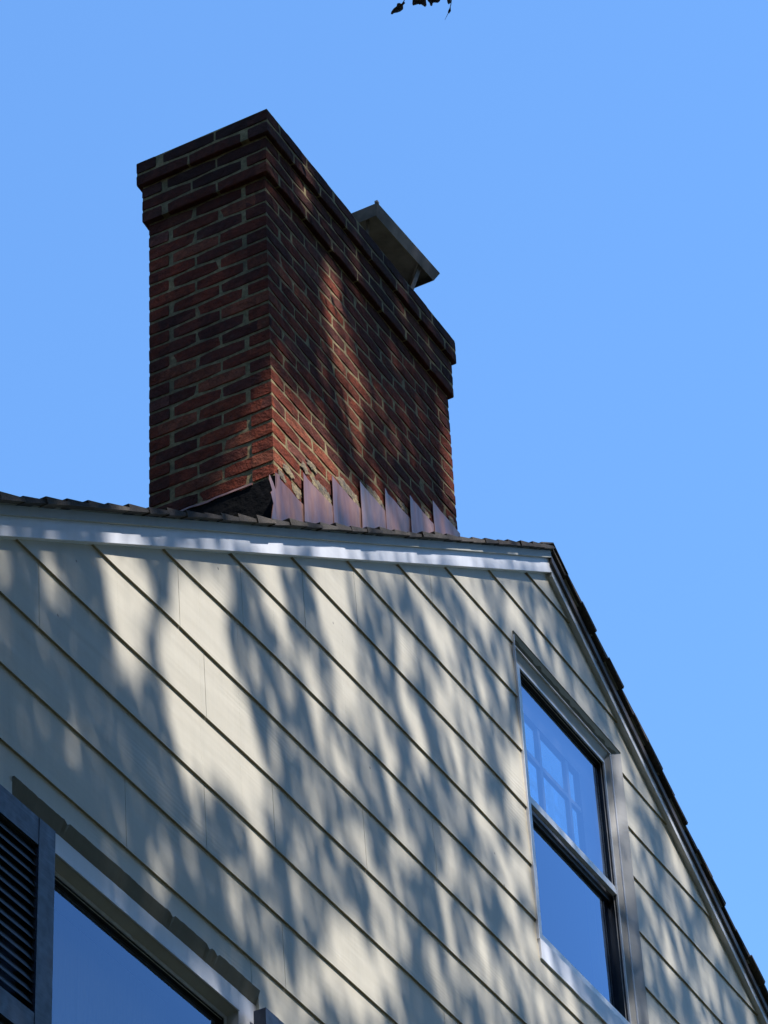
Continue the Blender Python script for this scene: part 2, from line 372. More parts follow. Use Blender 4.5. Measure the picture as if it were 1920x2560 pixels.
# ridge caps
yy = D - 0.058
while yy < HY1 + 0.2:
    e = yy + 0.30
    for sgn, S in ((-1, SL), (1, SR)):
        a = (RX, yy, RZ + 0.006); b = (RX + sgn * 0.13, yy, RZ + 0.004 - S * 0.13); d_ = (RX, e, RZ - 0.004); c_ = (RX + sgn * 0.13, e, RZ - 0.006 - S * 0.13)
        up = 0.007; t = [a, b, c_, d_] if sgn > 0 else [b, a, d_, c_]
        sh.hexa([q for q in t] + [(q[0], q[1], q[2] + up) for q in t], (0.09, 0.08, 0.07))
    yy += 0.145
shingles = part(sh, 'shingles', M_shingle)

# ------------------------------------------------------------------ chimney (a part of the house; flashing and cap are its pieces)
CX0, CX1, CY0, CY1 = 8.366, 9.925, D + 0.12, D + 0.66
CB, PIT = 7.901, 0.0665
rb = random.Random(11)
PAL = [((0.30, 0.072, 0.036), 5), ((0.25, 0.058, 0.031), 6), ((0.35, 0.105, 0.055), 2), ((0.19, 0.055, 0.036), 4), ((0.15, 0.048, 0.034), 2), ((0.28, 0.10, 0.07), 1)]
pal = [c for c, k in PAL for _ in range(k)]
brk = MB()
def brick(x0, x1, y0, y1, z0, z1, axis, dark=1.0):
    """worn brick: rows of rings along its length with jitter, chamfered arrises"""
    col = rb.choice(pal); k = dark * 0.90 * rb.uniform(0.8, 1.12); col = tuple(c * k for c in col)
    L = (x1 - x0) if axis == 'x' else (y1 - y0); n = max(2, int(L / 0.05)); ch = 0.0035
    base = len(brk.v); seed = rb.uniform(0, 100)
    for i in range(n + 1):
        t = i / n
        e = 0.003 if i in (0, n) else 0.0
        if axis == 'x': lo1, hi1 = y0 + e, y1 - e
        else: lo1, hi1 = x0 + e, x1 - e
        lo2, hi2 = z0 + e, z1 - e
        ring = [(lo1 + ch, lo2), (hi1 - ch, lo2), (hi1, lo2 + ch), (hi1, hi2 - ch), (hi1 - ch, hi2), (lo1 + ch, hi2), (lo1, hi2 - ch), (lo1, lo2 + ch)]
        for (q, z) in ring:
            pos = (x0 + (x1 - x0) * t, q, z) if axis == 'x' else (q, y0 + (y1 - y0) * t, z)
            d_ = noise.noise_vector(Vector((pos[0] * 24 + seed, pos[1] * 24, pos[2] * 24))) * 0.0024
            fx, fy = (1.0, 0.5) if axis == 'x' else (0.5, 1.0)
            brk.v.append((pos[0] + d_.x * fx, pos[1] + d_.y * fy, pos[2] + d_.z))
    for i in range(n):
        for j in range(8):
            p, q = base + i * 8 + j, base + i * 8 + (j + 1) % 8
            f = (p, p + 8, q + 8, q) if axis == 'x' else (p, q, q + 8, p + 8)
            brk.f.append(f); brk.c.append(col)
    brk.f.append(tuple(base + j for j in range(8))[::(1 if axis == 'x' else -1)]); brk.c.append(col)
    brk.f.append(tuple(base + n * 8 + j for j in range(8))[::(-1 if axis == 'x' else 1)]); brk.c.append(col)
J = 0.0098
for k in range(-16, 28):
    z0 = CB + PIT * k; gr = 0.037 if k >= 26 else 0.020 if k >= 23 else 0.0
    x0, x1, y0, y1 = CX0 - gr, CX1 + gr, CY0 - gr, CY1 + gr
    zz0, zz1 = z0 + J * 0.5 + rb.uniform(-.001, .001), z0 + PIT - J * 0.5 + rb.uniform(-.001, .001)
    if k == 27: zz1 += 0.002
    Lx = (x1 - x0) / 7.5; Ly = (y1 - y0) / 2.5; dp = 0.095
    odd = k % 2
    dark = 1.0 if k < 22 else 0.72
    # front and back rows
    def row(a0, a1, L, half_first):
        pts = [a0]; p_ = a0 + (L * 0.5 if half_first else L)
        while p_ < a1 - 0.25 * L: pts.append(p_); p_ += L
        pts.append(a1); return pts
    for yA, yB, hf in ((y0, y0 + dp, odd), (y1 - dp, y1, 1 - odd)):
        pts = row(x0, x1, Lx, hf)
        for a_, b_ in zip(pts, pts[1:]):
            lf = J / 2 if a_ > x0 + 1e-6 else 0; rt = J / 2 if b_ < x1 - 1e-6 else 0
            if yA > D + 0.3 and not (a_ == x0 or b_ == x1): 
                pass
            jo = rb.uniform(-0.0010, 0.0008)
            brick(a_ + lf + rb.uniform(-.001, .001), b_ - rt, yA + jo, yB, zz0, zz1, 'x', dark)
    for xA, xB, hf in ((x0, x0 + dp, 1 - odd), (x1 - dp, x1, odd)):
        pts = row(y0, y1, Ly, hf)
        for i_, (a_, b_) in enumerate(zip(pts, pts[1:])):
            a2 = a_ + (J / 2 if i_ else 0); b2 = b_ - (J / 2 if b_ < y1 - 1e-6 else 0)
            if a_ == y0: a2 = y0 + dp * 0.0 + 0.001
            # the corner bricks of the long faces run through: the short face shows their ends, so skip a bare half there
            if i_ == 0 and hf: continue_ = True
            jo = rb.uniform(-0.0010, 0.0008)
            if (a_ == y0 and hf): continue
            if (b_ == y1 and (b_ - a_) < Ly * 0.75): continue
            e0 = max(a2, y0 + (dp + 0.0 if False else 0.0))
            brick(xA + jo, xB, e0 + (0.0015 if a_ == y0 else 0), b2 - (0.0015 if b_ == y1 else 0), zz0, zz1, 'y', dark)
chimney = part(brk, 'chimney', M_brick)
mo = MB()
for k in range(-16, 28):
    z0 = CB + PIT * k; gr = 0.037 if k >= 26 else 0.020 if k >= 23 else 0.0; r_ = 0.0034
    lo = z0 if k > -16 else z0
    mo.box(CX0 - gr + r_, CX1 + gr - r_, CY0 - gr + r_, CY1 + gr - r_, z0 + (0.009 if k in (23, 26) else 0), z0 + PIT + (0.0089 if k in (22, 25) else 0) - 0.00001)
mo.box(CX0, CX1, CY0, CY1, CB + PIT * 28, CB + PIT * 28 + 0.018)
mort = mo.build('mortar_joints', M_mortar, chimney)
# clay flue under the metal lid
fl = MB(); fx0, fx1, fy0, fy1, fz0, fz1 = 9.45, 9.80, D + 0.24, D + 0.56, CB + PIT * 28 + 0.018, 9.98
for b in ((fx0, fx1, fy0, fy0 + 0.02), (fx0, fx1, fy1 - 0.02, fy1), (fx0, fx0 + 0.02, fy0 + 0.02, fy1 - 0.02), (fx1 - 0.02, fx1, fy0 + 0.02, fy1 - 0.02)): fl.box(b[0], b[1], b[2], b[3], fz0, fz1)
fl.build('flue', M_mortar, chimney)
# metal cap: open box lid with slightly tapered rim on strap legs
lid = MB(); lx0, lx1, ly0, ly1 = 9.392, 9.975, D + 0.14, D + 0.62; zl = 10.152; zr = 10.205
def ztop(x): return zl + (zr - zl) * (x - lx0) / (lx1 - lx0)
ins = 0.022; hh = 0.050; th = 0.003
o4 = [(lx0, ly0), (lx1, ly0), (lx1, ly1), (lx0, ly1)]; i4 = [(lx0 + ins, ly0 + ins), (lx1 - ins, ly0 + ins), (lx1 - ins, ly1 - ins), (lx0 + ins, ly1 - ins)]
cxm, cym = (lx0 + lx1) / 2, (ly0 + ly1) / 2
def shr(pq, d_): return (pq[0] + (d_ if pq[0] < cxm else -d_), pq[1] + (d_ if pq[1] < cym else -d_))
lid.hexa([(x, y, ztop(x) - th) for x, y in o4] + [(x, y, ztop(x)) for x, y in o4])
for i in range(4):
    A, B = o4[i], o4[(i + 1) % 4]; a_, b_ = i4[i], i4[(i + 1) % 4]; A2, B2 = shr(A, th), shr(B, th); a2, b2 = shr(a_, th), shr(b_, th)
    lid.hexa([(a_[0], a_[1], ztop(a_[0]) - hh), (b_[0], b_[1], ztop(b_[0]) - hh), (b2[0], b2[1], ztop(b2[0]) - hh), (a2[0], a2[1], ztop(a2[0]) - hh),
              (A[0], A[1], ztop(A[0]) - th), (B[0], B[1], ztop(B[0]) - th), (B2[0], B2[1], ztop(B2[0]) - th), (A2[0], A2[1], ztop(A2[0]) - th)])
lid.box(lx0 - 0.004, lx0 + 0.012, ly0 - 0.002, ly0 + 0.012, ztop(lx0) - 0.001, ztop(lx0) + 0.012)
cap = lid.build('chimney_cap', M_cap, chimney)
for (px, py, qx, qy) in ((lx0 + 0.05, ly0 + 0.08, fx0, fy0), (lx1 - 0.13, ly0 + 0.03, fx1 - 0.02, fy0), (lx0 + 0.05, ly1 - 0.08, fx0, fy1), (lx1 - 0.1, ly1 - 0.08, fx1 - 0.02, fy1)):
    lg = MB(); z_t = ztop(px) - 0.005
    lg.hexa([(qx, qy - .002, fz0 + 0.1), (qx + 0.025, qy - .002, fz0 + 0.1), (qx + 0.025, qy + 0.002, fz0 + 0.1), (qx, qy + 0.002, fz0 + 0.1), (px, py, z_t), (px + 0.025, py, z_t), (px + 0.025, py + 0.004, z_t), (px, py + 0.004, z_t)])
    lg.build('cap_leg', M_cap, chimney)
# seam under the lid
sm = MB(); sm.hexa([(9.80, ly0 + 0.012, ztop(9.8) - 0.012), (9.815, ly0 + 0.012, ztop(9.8) - 0.012), (9.965, ly0 + .14, ztop(9.9) - 0.012), (9.95, ly0 + .14, ztop(9.9) - 0.012),
                    (9.80, ly0 + 0.012, ztop(9.8) - 0.004), (9.815, ly0 + 0.012, ztop(9.8) - 0.004), (9.965, ly0 + .14, ztop(9.9) - 0.004), (9.95, ly0 + .14, ztop(9.9) - 0.004)])
sm.build('cap_brace', M_cap, chimney)
# step flashing: folded copper sheets lapping up the roof
XS = [8.366, 8.580, 8.815, 9.046, 9.258, 9.477, 9.691, 9.929]
ZT = [7.900, 8.052, 8.203, 8.336, 8.449, 8.568, 8.690]
for i in range(7):
    f = MB(); x0, x1 = XS[i], XS[i + 1]; z1 = ZT[i]; yf_ = CY0 - 0.006 - 0.0016 * (i % 2); zb0, zb1 = roofz(x0) - 0.03, roofz(x1) - 0.03
    N = 6; M_ = 4
    ya = [[yf_ - 0.0035 * noise.noise(Vector((x0 * 5 + u * 1.3, v * 1.7, i))) - (0.004 if u == 0 else 0) for u in range(N + 1)] for v in range(M_ + 1)]
    grid = []
    for v in range(M_ + 1):
        for u in range(N + 1):
            x = x0 - 0.012 + (x1 - x0 + 0.012) * u / N; zb_ = zb0 + (zb1 - zb0) * u / N; z = zb_ + (z1 - zb_) * v / M_
            if v == M_: z += 0.004 * noise.noise(Vector((x * 9, i * 3.1, 0)))
            grid.append((x, ya[v][u], z))
    n0 = len(f.v); f.v += grid; f.v += [(x, y + 0.002, z) for x, y, z in grid]; K = len(grid)
    for v in range(M_):
        for u in range(N):
            q = v * (N + 1) + u; f.f.append((q, q + 1, q + N + 2, q + N + 1)); f.c.append(None)
            f.f.append((K + q, K + q + N + 1, K + q + N + 2, K + q + 1)); f.c.append(None)
    ring = list(range(N + 1)) + [r * (N + 1) + N for r in range(1, M_ + 1)] + [M_ * (N + 1) + u for u in range(N - 1, -1, -1)] + [r * (N + 1) for r in range(M_ - 1, 0, -1)]
    for q, r2 in zip(ring, ring[1:] + ring[:1]): f.f.append((q, q + K, r2 + K, r2)); f.c.append(None)
    f.build('step_flashing', M_copper, chimney)
# torn, curled corner piece and dark apron on the downhill side
cor = MB()
pts = [(8.386, 7.62), (8.300, 7.62), (8.318, 7.69), (8.330, 7.735), (8.306, 7.770), (8.322, 7.792), (8.292, 7.822), (8.300, 7.850), (8.330, 7.838), (8.352, 7.818), (8.362, 7.845), (8.366, 7.905), (8.386, 7.905)]
yc = CY0 - 0.011
cor.poly([(x, yc - 0.012 * max(0, (8.34 - x) / 0.05) * 0.6, z) for x, z in pts][::-1]); cor.poly([(x, yc + 0.0025 - 0.012 * max(0, (8.34 - x) / 0.05) * 0.6, z) for x, z in pts])
cor.build('corner_flashing', M_copper, chimney)
ap = MB()
for i in range(8):
    t0, t1 = i / 8, (i + 1) / 8; y0, y1 = CY0 - 0.004 + 0.55 * t0, CY0 - 0.004 + 0.55 * t1
    w0, w1 = 0.010 * noise.noise(Vector((y0 * 9, 0, 0))), 0.010 * noise.noise(Vector((y1 * 9, 0, 0)))
    ap.hexa([(CX0 - 0.008, y0, 7.50), (CX0 + 0.02, y0, 7.50), (CX0 + 0.02, y1, 7.50), (CX0 - 0.008, y1, 7.50), (CX0 - 0.006, y0, CB - 0.012 + w0), (CX0 + 0.02, y0, CB - 0.012 + w0), (CX0 + 0.02, y1, CB - 0.012 + w1), (CX0 - 0.006, y1, CB - 0.012 + w1)])
ap.build('apron_flashing', M_tar, chimney)
ed = MB()
for i in range(10):
    t0, t1 = i / 10, (i + 1) / 10; y0, y1 = CY0 + 0.09 + 0.38 * t0, CY0 + 0.09 + 0.38 * t1
    w0, w1 = 0.008 * noise.noise(Vector((y0 * 14, 5, 0))), 0.008 * noise.noise(Vector((y1 * 14, 5, 0)))
    zt0, zb0 = CB - 0.004 + w0, CB - 0.022 + w0 * 1.5; zt1, zb1 = CB - 0.004 + w1, CB - 0.022 + w1 * 1.5
    ed.hexa([(CX0 - 0.010, y0, zb0 + .007), (CX0 - 0.004, y0, zb0 + .007), (CX0 - 0.004, y1, zb1 + .007), (CX0 - 0.010, y1, zb1 + .007), (CX0 - 0.008, y0, zt0), (CX0 - 0.004, y0, zt0), (CX0 - 0.004, y1, zt1), (CX0 - 0.008, y1, zt1)])
ed.build('flashing_edge', M_copper, chimney)
# lumps of old mortar and sealant smeared above the steps
def blob(cx, cz, rx, rz, th_, seed):
    smr = MB(); n = 28; base = len(smr.v); smr.v.append((cx, CY0 - 0.002 - th_, cz))
    for ring, k in ((0.55, th_ * 0.9), (1.0, -0.004)):
        for j in range(n):
            an = 2 * math.pi * j / n; r = ring * (1 + 0.55 * noise.noise(Vector((math.cos(an) * 1.9 + seed, math.sin(an) * 1.9, seed))) + 0.3 * noise.noise(Vector((math.cos(an) * 6 + seed, math.sin(an) * 6, seed))))
            smr.v.append((cx + rx * r * math.cos(an), CY0 - 0.0015 - max(k, -0.004) * (1 if k > 0 else -0.2), cz + rz * r * math.sin(an)))
    for j in range(n):
        smr.f.append((base, base + 1 + (j + 1) % n, base + 1 + j)); smr.c.append(None)
        smr.f.append((base + 1 + j, base + 1 + (j + 1) % n, base + 1 + n + (j + 1) % n, base + 1 + n + j)); smr.c.append(None)
    smr.build('mortar_smear', M_smear, chimney, smooth=True)
for (cx, cz, rx, rz, s_) in ((8.535, 7.935, .045, .028, 1), (8.47, 7.99, .05, .022, 2), (8.72, 8.085, .075, .028, 3), (8.655, 8.15, .05, .02, 4), (8.77, 8.07, .04, .035, 5), (8.93, 8.235, .085, .028, 6),
                             (9.0, 8.225, .04, .03, 7), (9.17, 8.36, .075, .03, 8), (9.22, 8.35, .035, .03, 9), (9.41, 8.475, .05, .022, 10), (9.63, 8.59, .04, .02, 11), (8.60, 8.10, .03, .025, 12), (8.42, 7.935, .03, .02, 13), (9.87, 8.71, .04, .03, 14)):
    blob(cx, cz, rx * .9, rz * .85, 0.0022, s_ * 3.7)

# ------------------------------------------------------------------ windows
def ring(mb, x0, x1, z0, z1, X0, X1, Z0, Z1, ya, yb_):
    """picture-frame surface: outer rectangle x0..z1 at depth ya, inner rectangle X0..Z1 at depth yb_"""
    o = [(x0, ya, z0), (x1, ya, z0), (x1, ya, z1), (x0, ya, z1)]; i = [(X0, yb_, Z0), (X1, yb_, Z0), (X1, yb_, Z1), (X0, yb_, Z1)]
    n = len(mb.v); mb.v += o + i
    for k in range(4): mb.f.append((n + k, n + (k + 1) % 4, n + 4 + (k + 1) % 4, n + 4 + k)); mb.c.append(None)
def frame_box(mb, x0, x1, z0, z1, X0, X1, Z0, Z1, ya, yb_):
    mb.box(x0, X0, ya, yb_, z0, z1); mb.box(X1, x1, ya, yb_, z0, z1); mb.box(X0, X1, ya, yb_, Z1, z1); mb.box(X0, X1, ya, yb_, z0, Z0)

def pane(x0, x1, z0, z1, y, parent, name='glass'):
    m = MB(); m.poly([(x0, y, z0), (x1, y, z0), (x1, y, z1), (x0, y, z1)]); return m.build(name, M_glass, parent)

# upper right window: aluminium storm window in a moulded opening
w2 = MB(); ox0, ox1, oz0, oz1 = OPEN[0]
m0 = (10.130, 11.050, 6.803, 8.207); m1 = (10.176, 11.024, 6.832, 8.163)
ring(w2, m0[0], m0[1], m0[2], m0[3], *m1, D + 0.0125, D + 0.030)
ring(w2, m0[0] - .004, m0[1] + .004, m0[2] - .004, m0[3] + .004, m0[0], m0[1], m0[2], m0[3], D + 0.0105, D + 0.0125)
win2 = part(w2, 'window', M_jamb)
cm = MB(); ring(cm, ox0 + .0008, ox1 - .0008, oz0 + .0008, oz1 - .0008, m0[0] - .004, m0[1] + .004, m0[2] - .004, m0[3] + .004, D - 0.0118, D + 0.0105)
for i in range(26):
    xx = ox0 + 0.03 + (ox1 - ox0 - 0.06) * i / 25
cm.build('brickmould', M_caulk if False else M_jamb, win2)
edg = MB()
edg.box(m0[0] - .004, m0[1] + .006, D + 0.006, D + 0.0125, m0[3] - .001, m0[3] + .003); edg.box(m0[1] - .001, m0[1] + .003, D + 0.007, D + 0.0125, m0[2], m0[3])
edg.box(ox0 - .003, ox0 + .0005, D - 0.017, D - 0.004, oz0 - .004, oz1 - .02)
edg.build('drip_edge', M_trim, win2)
g0 = (10.214, 11.011, 6.874, 8.145)
fr = MB(); frame_box(fr, m1[0], m1[1], m1[2], m1[3], *g0, D + 0.028, D + 0.0315)
frame_box(fr, m1[0] + .012, m1[1] - .003, m1[2] + .014, m1[3] - .005, g0[0], g0[1], g0[2], g0[3], D + 0.0245, D + 0.028)
st = fr.build('storm_frame', M_alu, win2)
rv = MB(); frame_box(rv, m1[0], m1[1] + .02, m1[2], m1[3] + .02, *g0, D + 0.0315, D + 0.13)
rv.build('reveal', M_gasket_shade, win2)
ln_ = MB(); ln_.box(11.0075, 11.0108, D + 0.0400, D + 0.0412, g0[2], g0[3]); ln_.box(g0[0], 11.0075, D + 0.0400, D + 0.0412, g0[3] - 0.003, g0[3] - 0.0002)
ln_.build('glazing_bead', M_alu, win2)
rl = MB(); rl.box(g0[0] - .012, g0[1] + .004, D + 0.026, D + 0.046, 7.484, 7.506); rl.box(g0[0], g0[1], D + 0.030, D + 0.046, 7.508, 7.524); rl.box(g0[0] - .001, g0[1] + .001, D + 0.031, D + 0.050, 7.506, 7.508)
rl.build('meeting_rail', M_alu, win2)
rl2 = MB(); rl2.box(g0[0], g0[1], D + 0.054, D + 0.0625, 7.452, 7.482); rl2.build('lower_sash_rail', M_gasket_shade, win2)
lo_s = MB(); lo_s.box(10.98, g0[1], D + 0.058, D + 0.0635, g0[2], 7.482); 
pane(g0[0], g0[1], 7.50, g0[3], D + 0.050, win2); pane(g0[0], g0[1], g0[2], 7.482, D + 0.064, win2)
# inner double-hung sash seen through the storm glass
ix0, ix1, iz0, iz1 = 10.24, 11.10, 6.88, 8.10
ins_ = MB(); yi = D + 0.074
frame_box(ins_, ix0 - .1, ix1 + .1, 7.48, iz1 + .2, ix0 - 0.02, 10.845, 7.53, 8.010, yi, yi + 0.03)
ins_.build('inner_sash', M_sash, win2)
for mx in (10.459, 10.724):
    q = MB(); q.box(mx, mx + 0.022, yi + 0.004, yi + 0.024, 7.53, 8.010); q.build('muntin', M_muntin, win2)
q = MB(); q.box(ix0 - .02, 10.845, yi + 0.005, yi + 0.023, 7.814, 7.836); q.build('muntin', M_muntin, win2)
ig = pane(ix0 - .02, 10.845, 7.53, 8.010, yi + 0.014, win2, 'inner_glass'); ig.data.materials[0] = M_glass2
# apron board under the sill
apb = MB(); N = 12
for i in range(N):
    a_, b_ = ox0 + 0.004 + (ox1 - ox0 - 0.008) * i / N, ox0 + 0.004 + (ox1 - ox0 - 0.008) * (i + 1) / N
    def zl_(x): return 6.696 + 0.006 * noise.noise(Vector((x * 8, 1, 1)))
    apb.hexa([(a_, D - 0.0165, zl_(a_)), (b_, D - 0.0165, zl_(b_)), (b_, D, zl_(b_)), (a_, D, zl_(a_)), (a_, D - 0.0165, 6.785), (b_, D - 0.0165, 6.785), (b_, D, 6.785), (a_, D, 6.785)])
apb.build('apron_board', M_trim, win2)

# lower left window
w1 = MB(); ox0, ox1, oz0, oz1 = OPEN[1]
c0 = (6.60, 7.822, 4.03, 5.338); c1 = (6.62, 7.802, 4.05, 5.316)
# flat white casing, set a little behind the siding
w1.box(6.45, c0[0], D + 0.003, D + 0.05, 3.95, 5.47); w1.box(c0[1], 7.96, D + 0.003, D + 0.05, 3.95, c0[3] + 0.0005)
w1.box(c0[0], c0[1] - .0008, D + 0.003, D + 0.05, c0[3], 5.47); w1.box(c0[1] + .0008, 7.96, D + 0.0036, D + 0.05, c0[3] + .0012, 5.47); w1.box(c0[0], c0[1], D + 0.003, D + 0.05, 3.95, c0[2])
win1 = part(w1, 'window', M_trim)
j1 = MB(); ring(j1, c0[0], c0[1], c0[2], c0[3], *c1, D + 0.0045, D + 0.036)
j1.build('jamb', M_jamb, win1)
bd = MB(); bd.box(c0[0], c0[1], D - 0.002, D + 0.0034, c0[3] - .003, c0[3] + .003); bd.build('casing_bead', M_trim, win1)
g1 = (6.64, 7.789, 4.08, 5.304)
f1 = MB(); frame_box(f1, c1[0], c1[1], c1[2], c1[3], *g1, D + 0.033, D + 0.037); f1.build('storm_frame', M_alu, win1)
r1 = MB(); frame_box(r1, c1[0], c1[1] + .02, c1[2], c1[3] + .02, *g1, D + 0.037, D + 0.12); r1.build('reveal', M_gasket_shade, win1)
b1 = MB(); b1.box(g1[0], g1[1], D + 0.043, D + 0.0445, g1[3] - .003, g1[3] - .0002); b1.build('glazing_bead', M_alu, win1)
pg = pane(g1[0], g1[1], g1[2], g1[3], D + 0.052, win1); pg.data.materials[0] = M_glass3
cu = MB(); cu.box(6.7, 7.75, D + 0.22, D + 0.225, 4.08, 5.4); cu.build('curtain', M_curtain, win1)
# crumbling caulk cove over the head casing
ck = MB(); N = 90; pr = []
for i in range(N + 1):
    x = ox0 + 0.0005 + (ox1 - ox0 - 0.001) * i / N; r = 0.004 * noise.noise(Vector((x * 5, 0, 9))) + 0.0025 * noise.noise(Vector((x * 41, 0, 9)))
    nick = 0.010 if rs.random() < 0.035 else 0
    pr.append((x, oz1 + 0.012 + r * 1.2 - nick, 5.409 + r * 0.5))
for (xa, za, wa), (xb_, zb_, wb_) in zip(pr, pr[1:]):
    ck.hexa([(xa, D + 0.0026, wa), (xb_, D + 0.0026, wb_), (xb_, D + 0.02, wb_ - .0), (xa, D + 0.02, wa), (xa, D - 0.0145, za), (xb_, D - 0.0145, zb_), (xb_, D + 0.02, zb_), (xa, D + 0.02, za)])
ck.build('caulk_cove', M_caulk, win1)
ck = MB(); ox0, ox1, oz0, oz1 = OPEN[0]
# same over the upper window
pr = [(ox0 + 0.001 + (ox1 - ox0 - 0.002) * i / 30, oz1 + 0.004 + 0.003 * noise.noise(Vector((i * 0.8, 2, 9)))) for i in range(31)]
for (xa, za), (xb_, zb_) in zip(pr, pr[1:]):
    ck.hexa([(xa, D + 0.0098, m0[3] + .0035), (xb_, D + 0.0098, m0[3] + .0035), (xb_, D + 0.02, m0[3] + .0035), (xa, D + 0.02, m0[3] + .0035), (xa, D - 0.0140, za), (xb_, D - 0.0140, zb_), (xb_, D + 0.02, zb_), (xa, D + 0.02, za)])
ck.build('caulk_cove', M_caulk, win2)

# dim rooms behind the glass
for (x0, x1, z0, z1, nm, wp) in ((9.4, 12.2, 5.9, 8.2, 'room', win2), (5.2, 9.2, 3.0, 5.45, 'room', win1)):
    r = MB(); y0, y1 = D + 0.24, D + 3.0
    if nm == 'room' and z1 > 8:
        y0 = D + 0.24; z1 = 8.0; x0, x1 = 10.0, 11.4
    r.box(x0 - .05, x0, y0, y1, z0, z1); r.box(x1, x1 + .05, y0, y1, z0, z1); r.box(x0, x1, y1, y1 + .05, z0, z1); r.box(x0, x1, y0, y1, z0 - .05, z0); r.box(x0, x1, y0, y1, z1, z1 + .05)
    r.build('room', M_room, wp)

# ------------------------------------------------------------------ shutters
def shutter(x0, x1, z0, z1, label):
    yf0, yb0 = D - 0.057, D - 0.0135; s = 0.082; rt = 0.090
    m = MB(); m.box(x0, x0 + s, yf0, yb0, z0, z1); m.box(x1 - s, x1, yf0, yb0, z0, z1)
    for a_, b_ in ((z0, z0 + rt), ((z0 + z1) / 2 - 0.04, (z0 + z1) / 2 + 0.04), (z1 - rt, z1)): m.box(x0 + s, x1 - s, yf0 + .0012, yb0, a_, b_)
    o = part(m, 'shutter', M_shutter); tag(o, label)
    lv = MB(); z = z0 + rt
    while z < z1 - rt - 0.002:
        if True:
            # louvre tilted: outer edge low
            lv.hexa([(x0 + s, yf0 + 0.006, z), (x1 - s, yf0 + 0.006, z), (x1 - s, yb0 - .004, z + 0.078), (x0 + s, yb0 - .004, z + 0.078),
                     (x0 + s, yf0 + 0.006, z + 0.0028), (x1 - s, yf0 + 0.006, z + 0.0028), (x1 - s, yb0 - .004, z + 0.0808), (x0 + s, yb0 - .004, z + 0.0808)])
        z += 0.034
    lv.build('louvres', M_louvre, o)
    return o
shutter(6.296, 6.700, 4.0, 5.340, 'louvred shutter left of the lower window')
shutter(7.886, 8.290, 4.0, 5.362, 'louvred shutter right of the lower window, only its top corner in view')

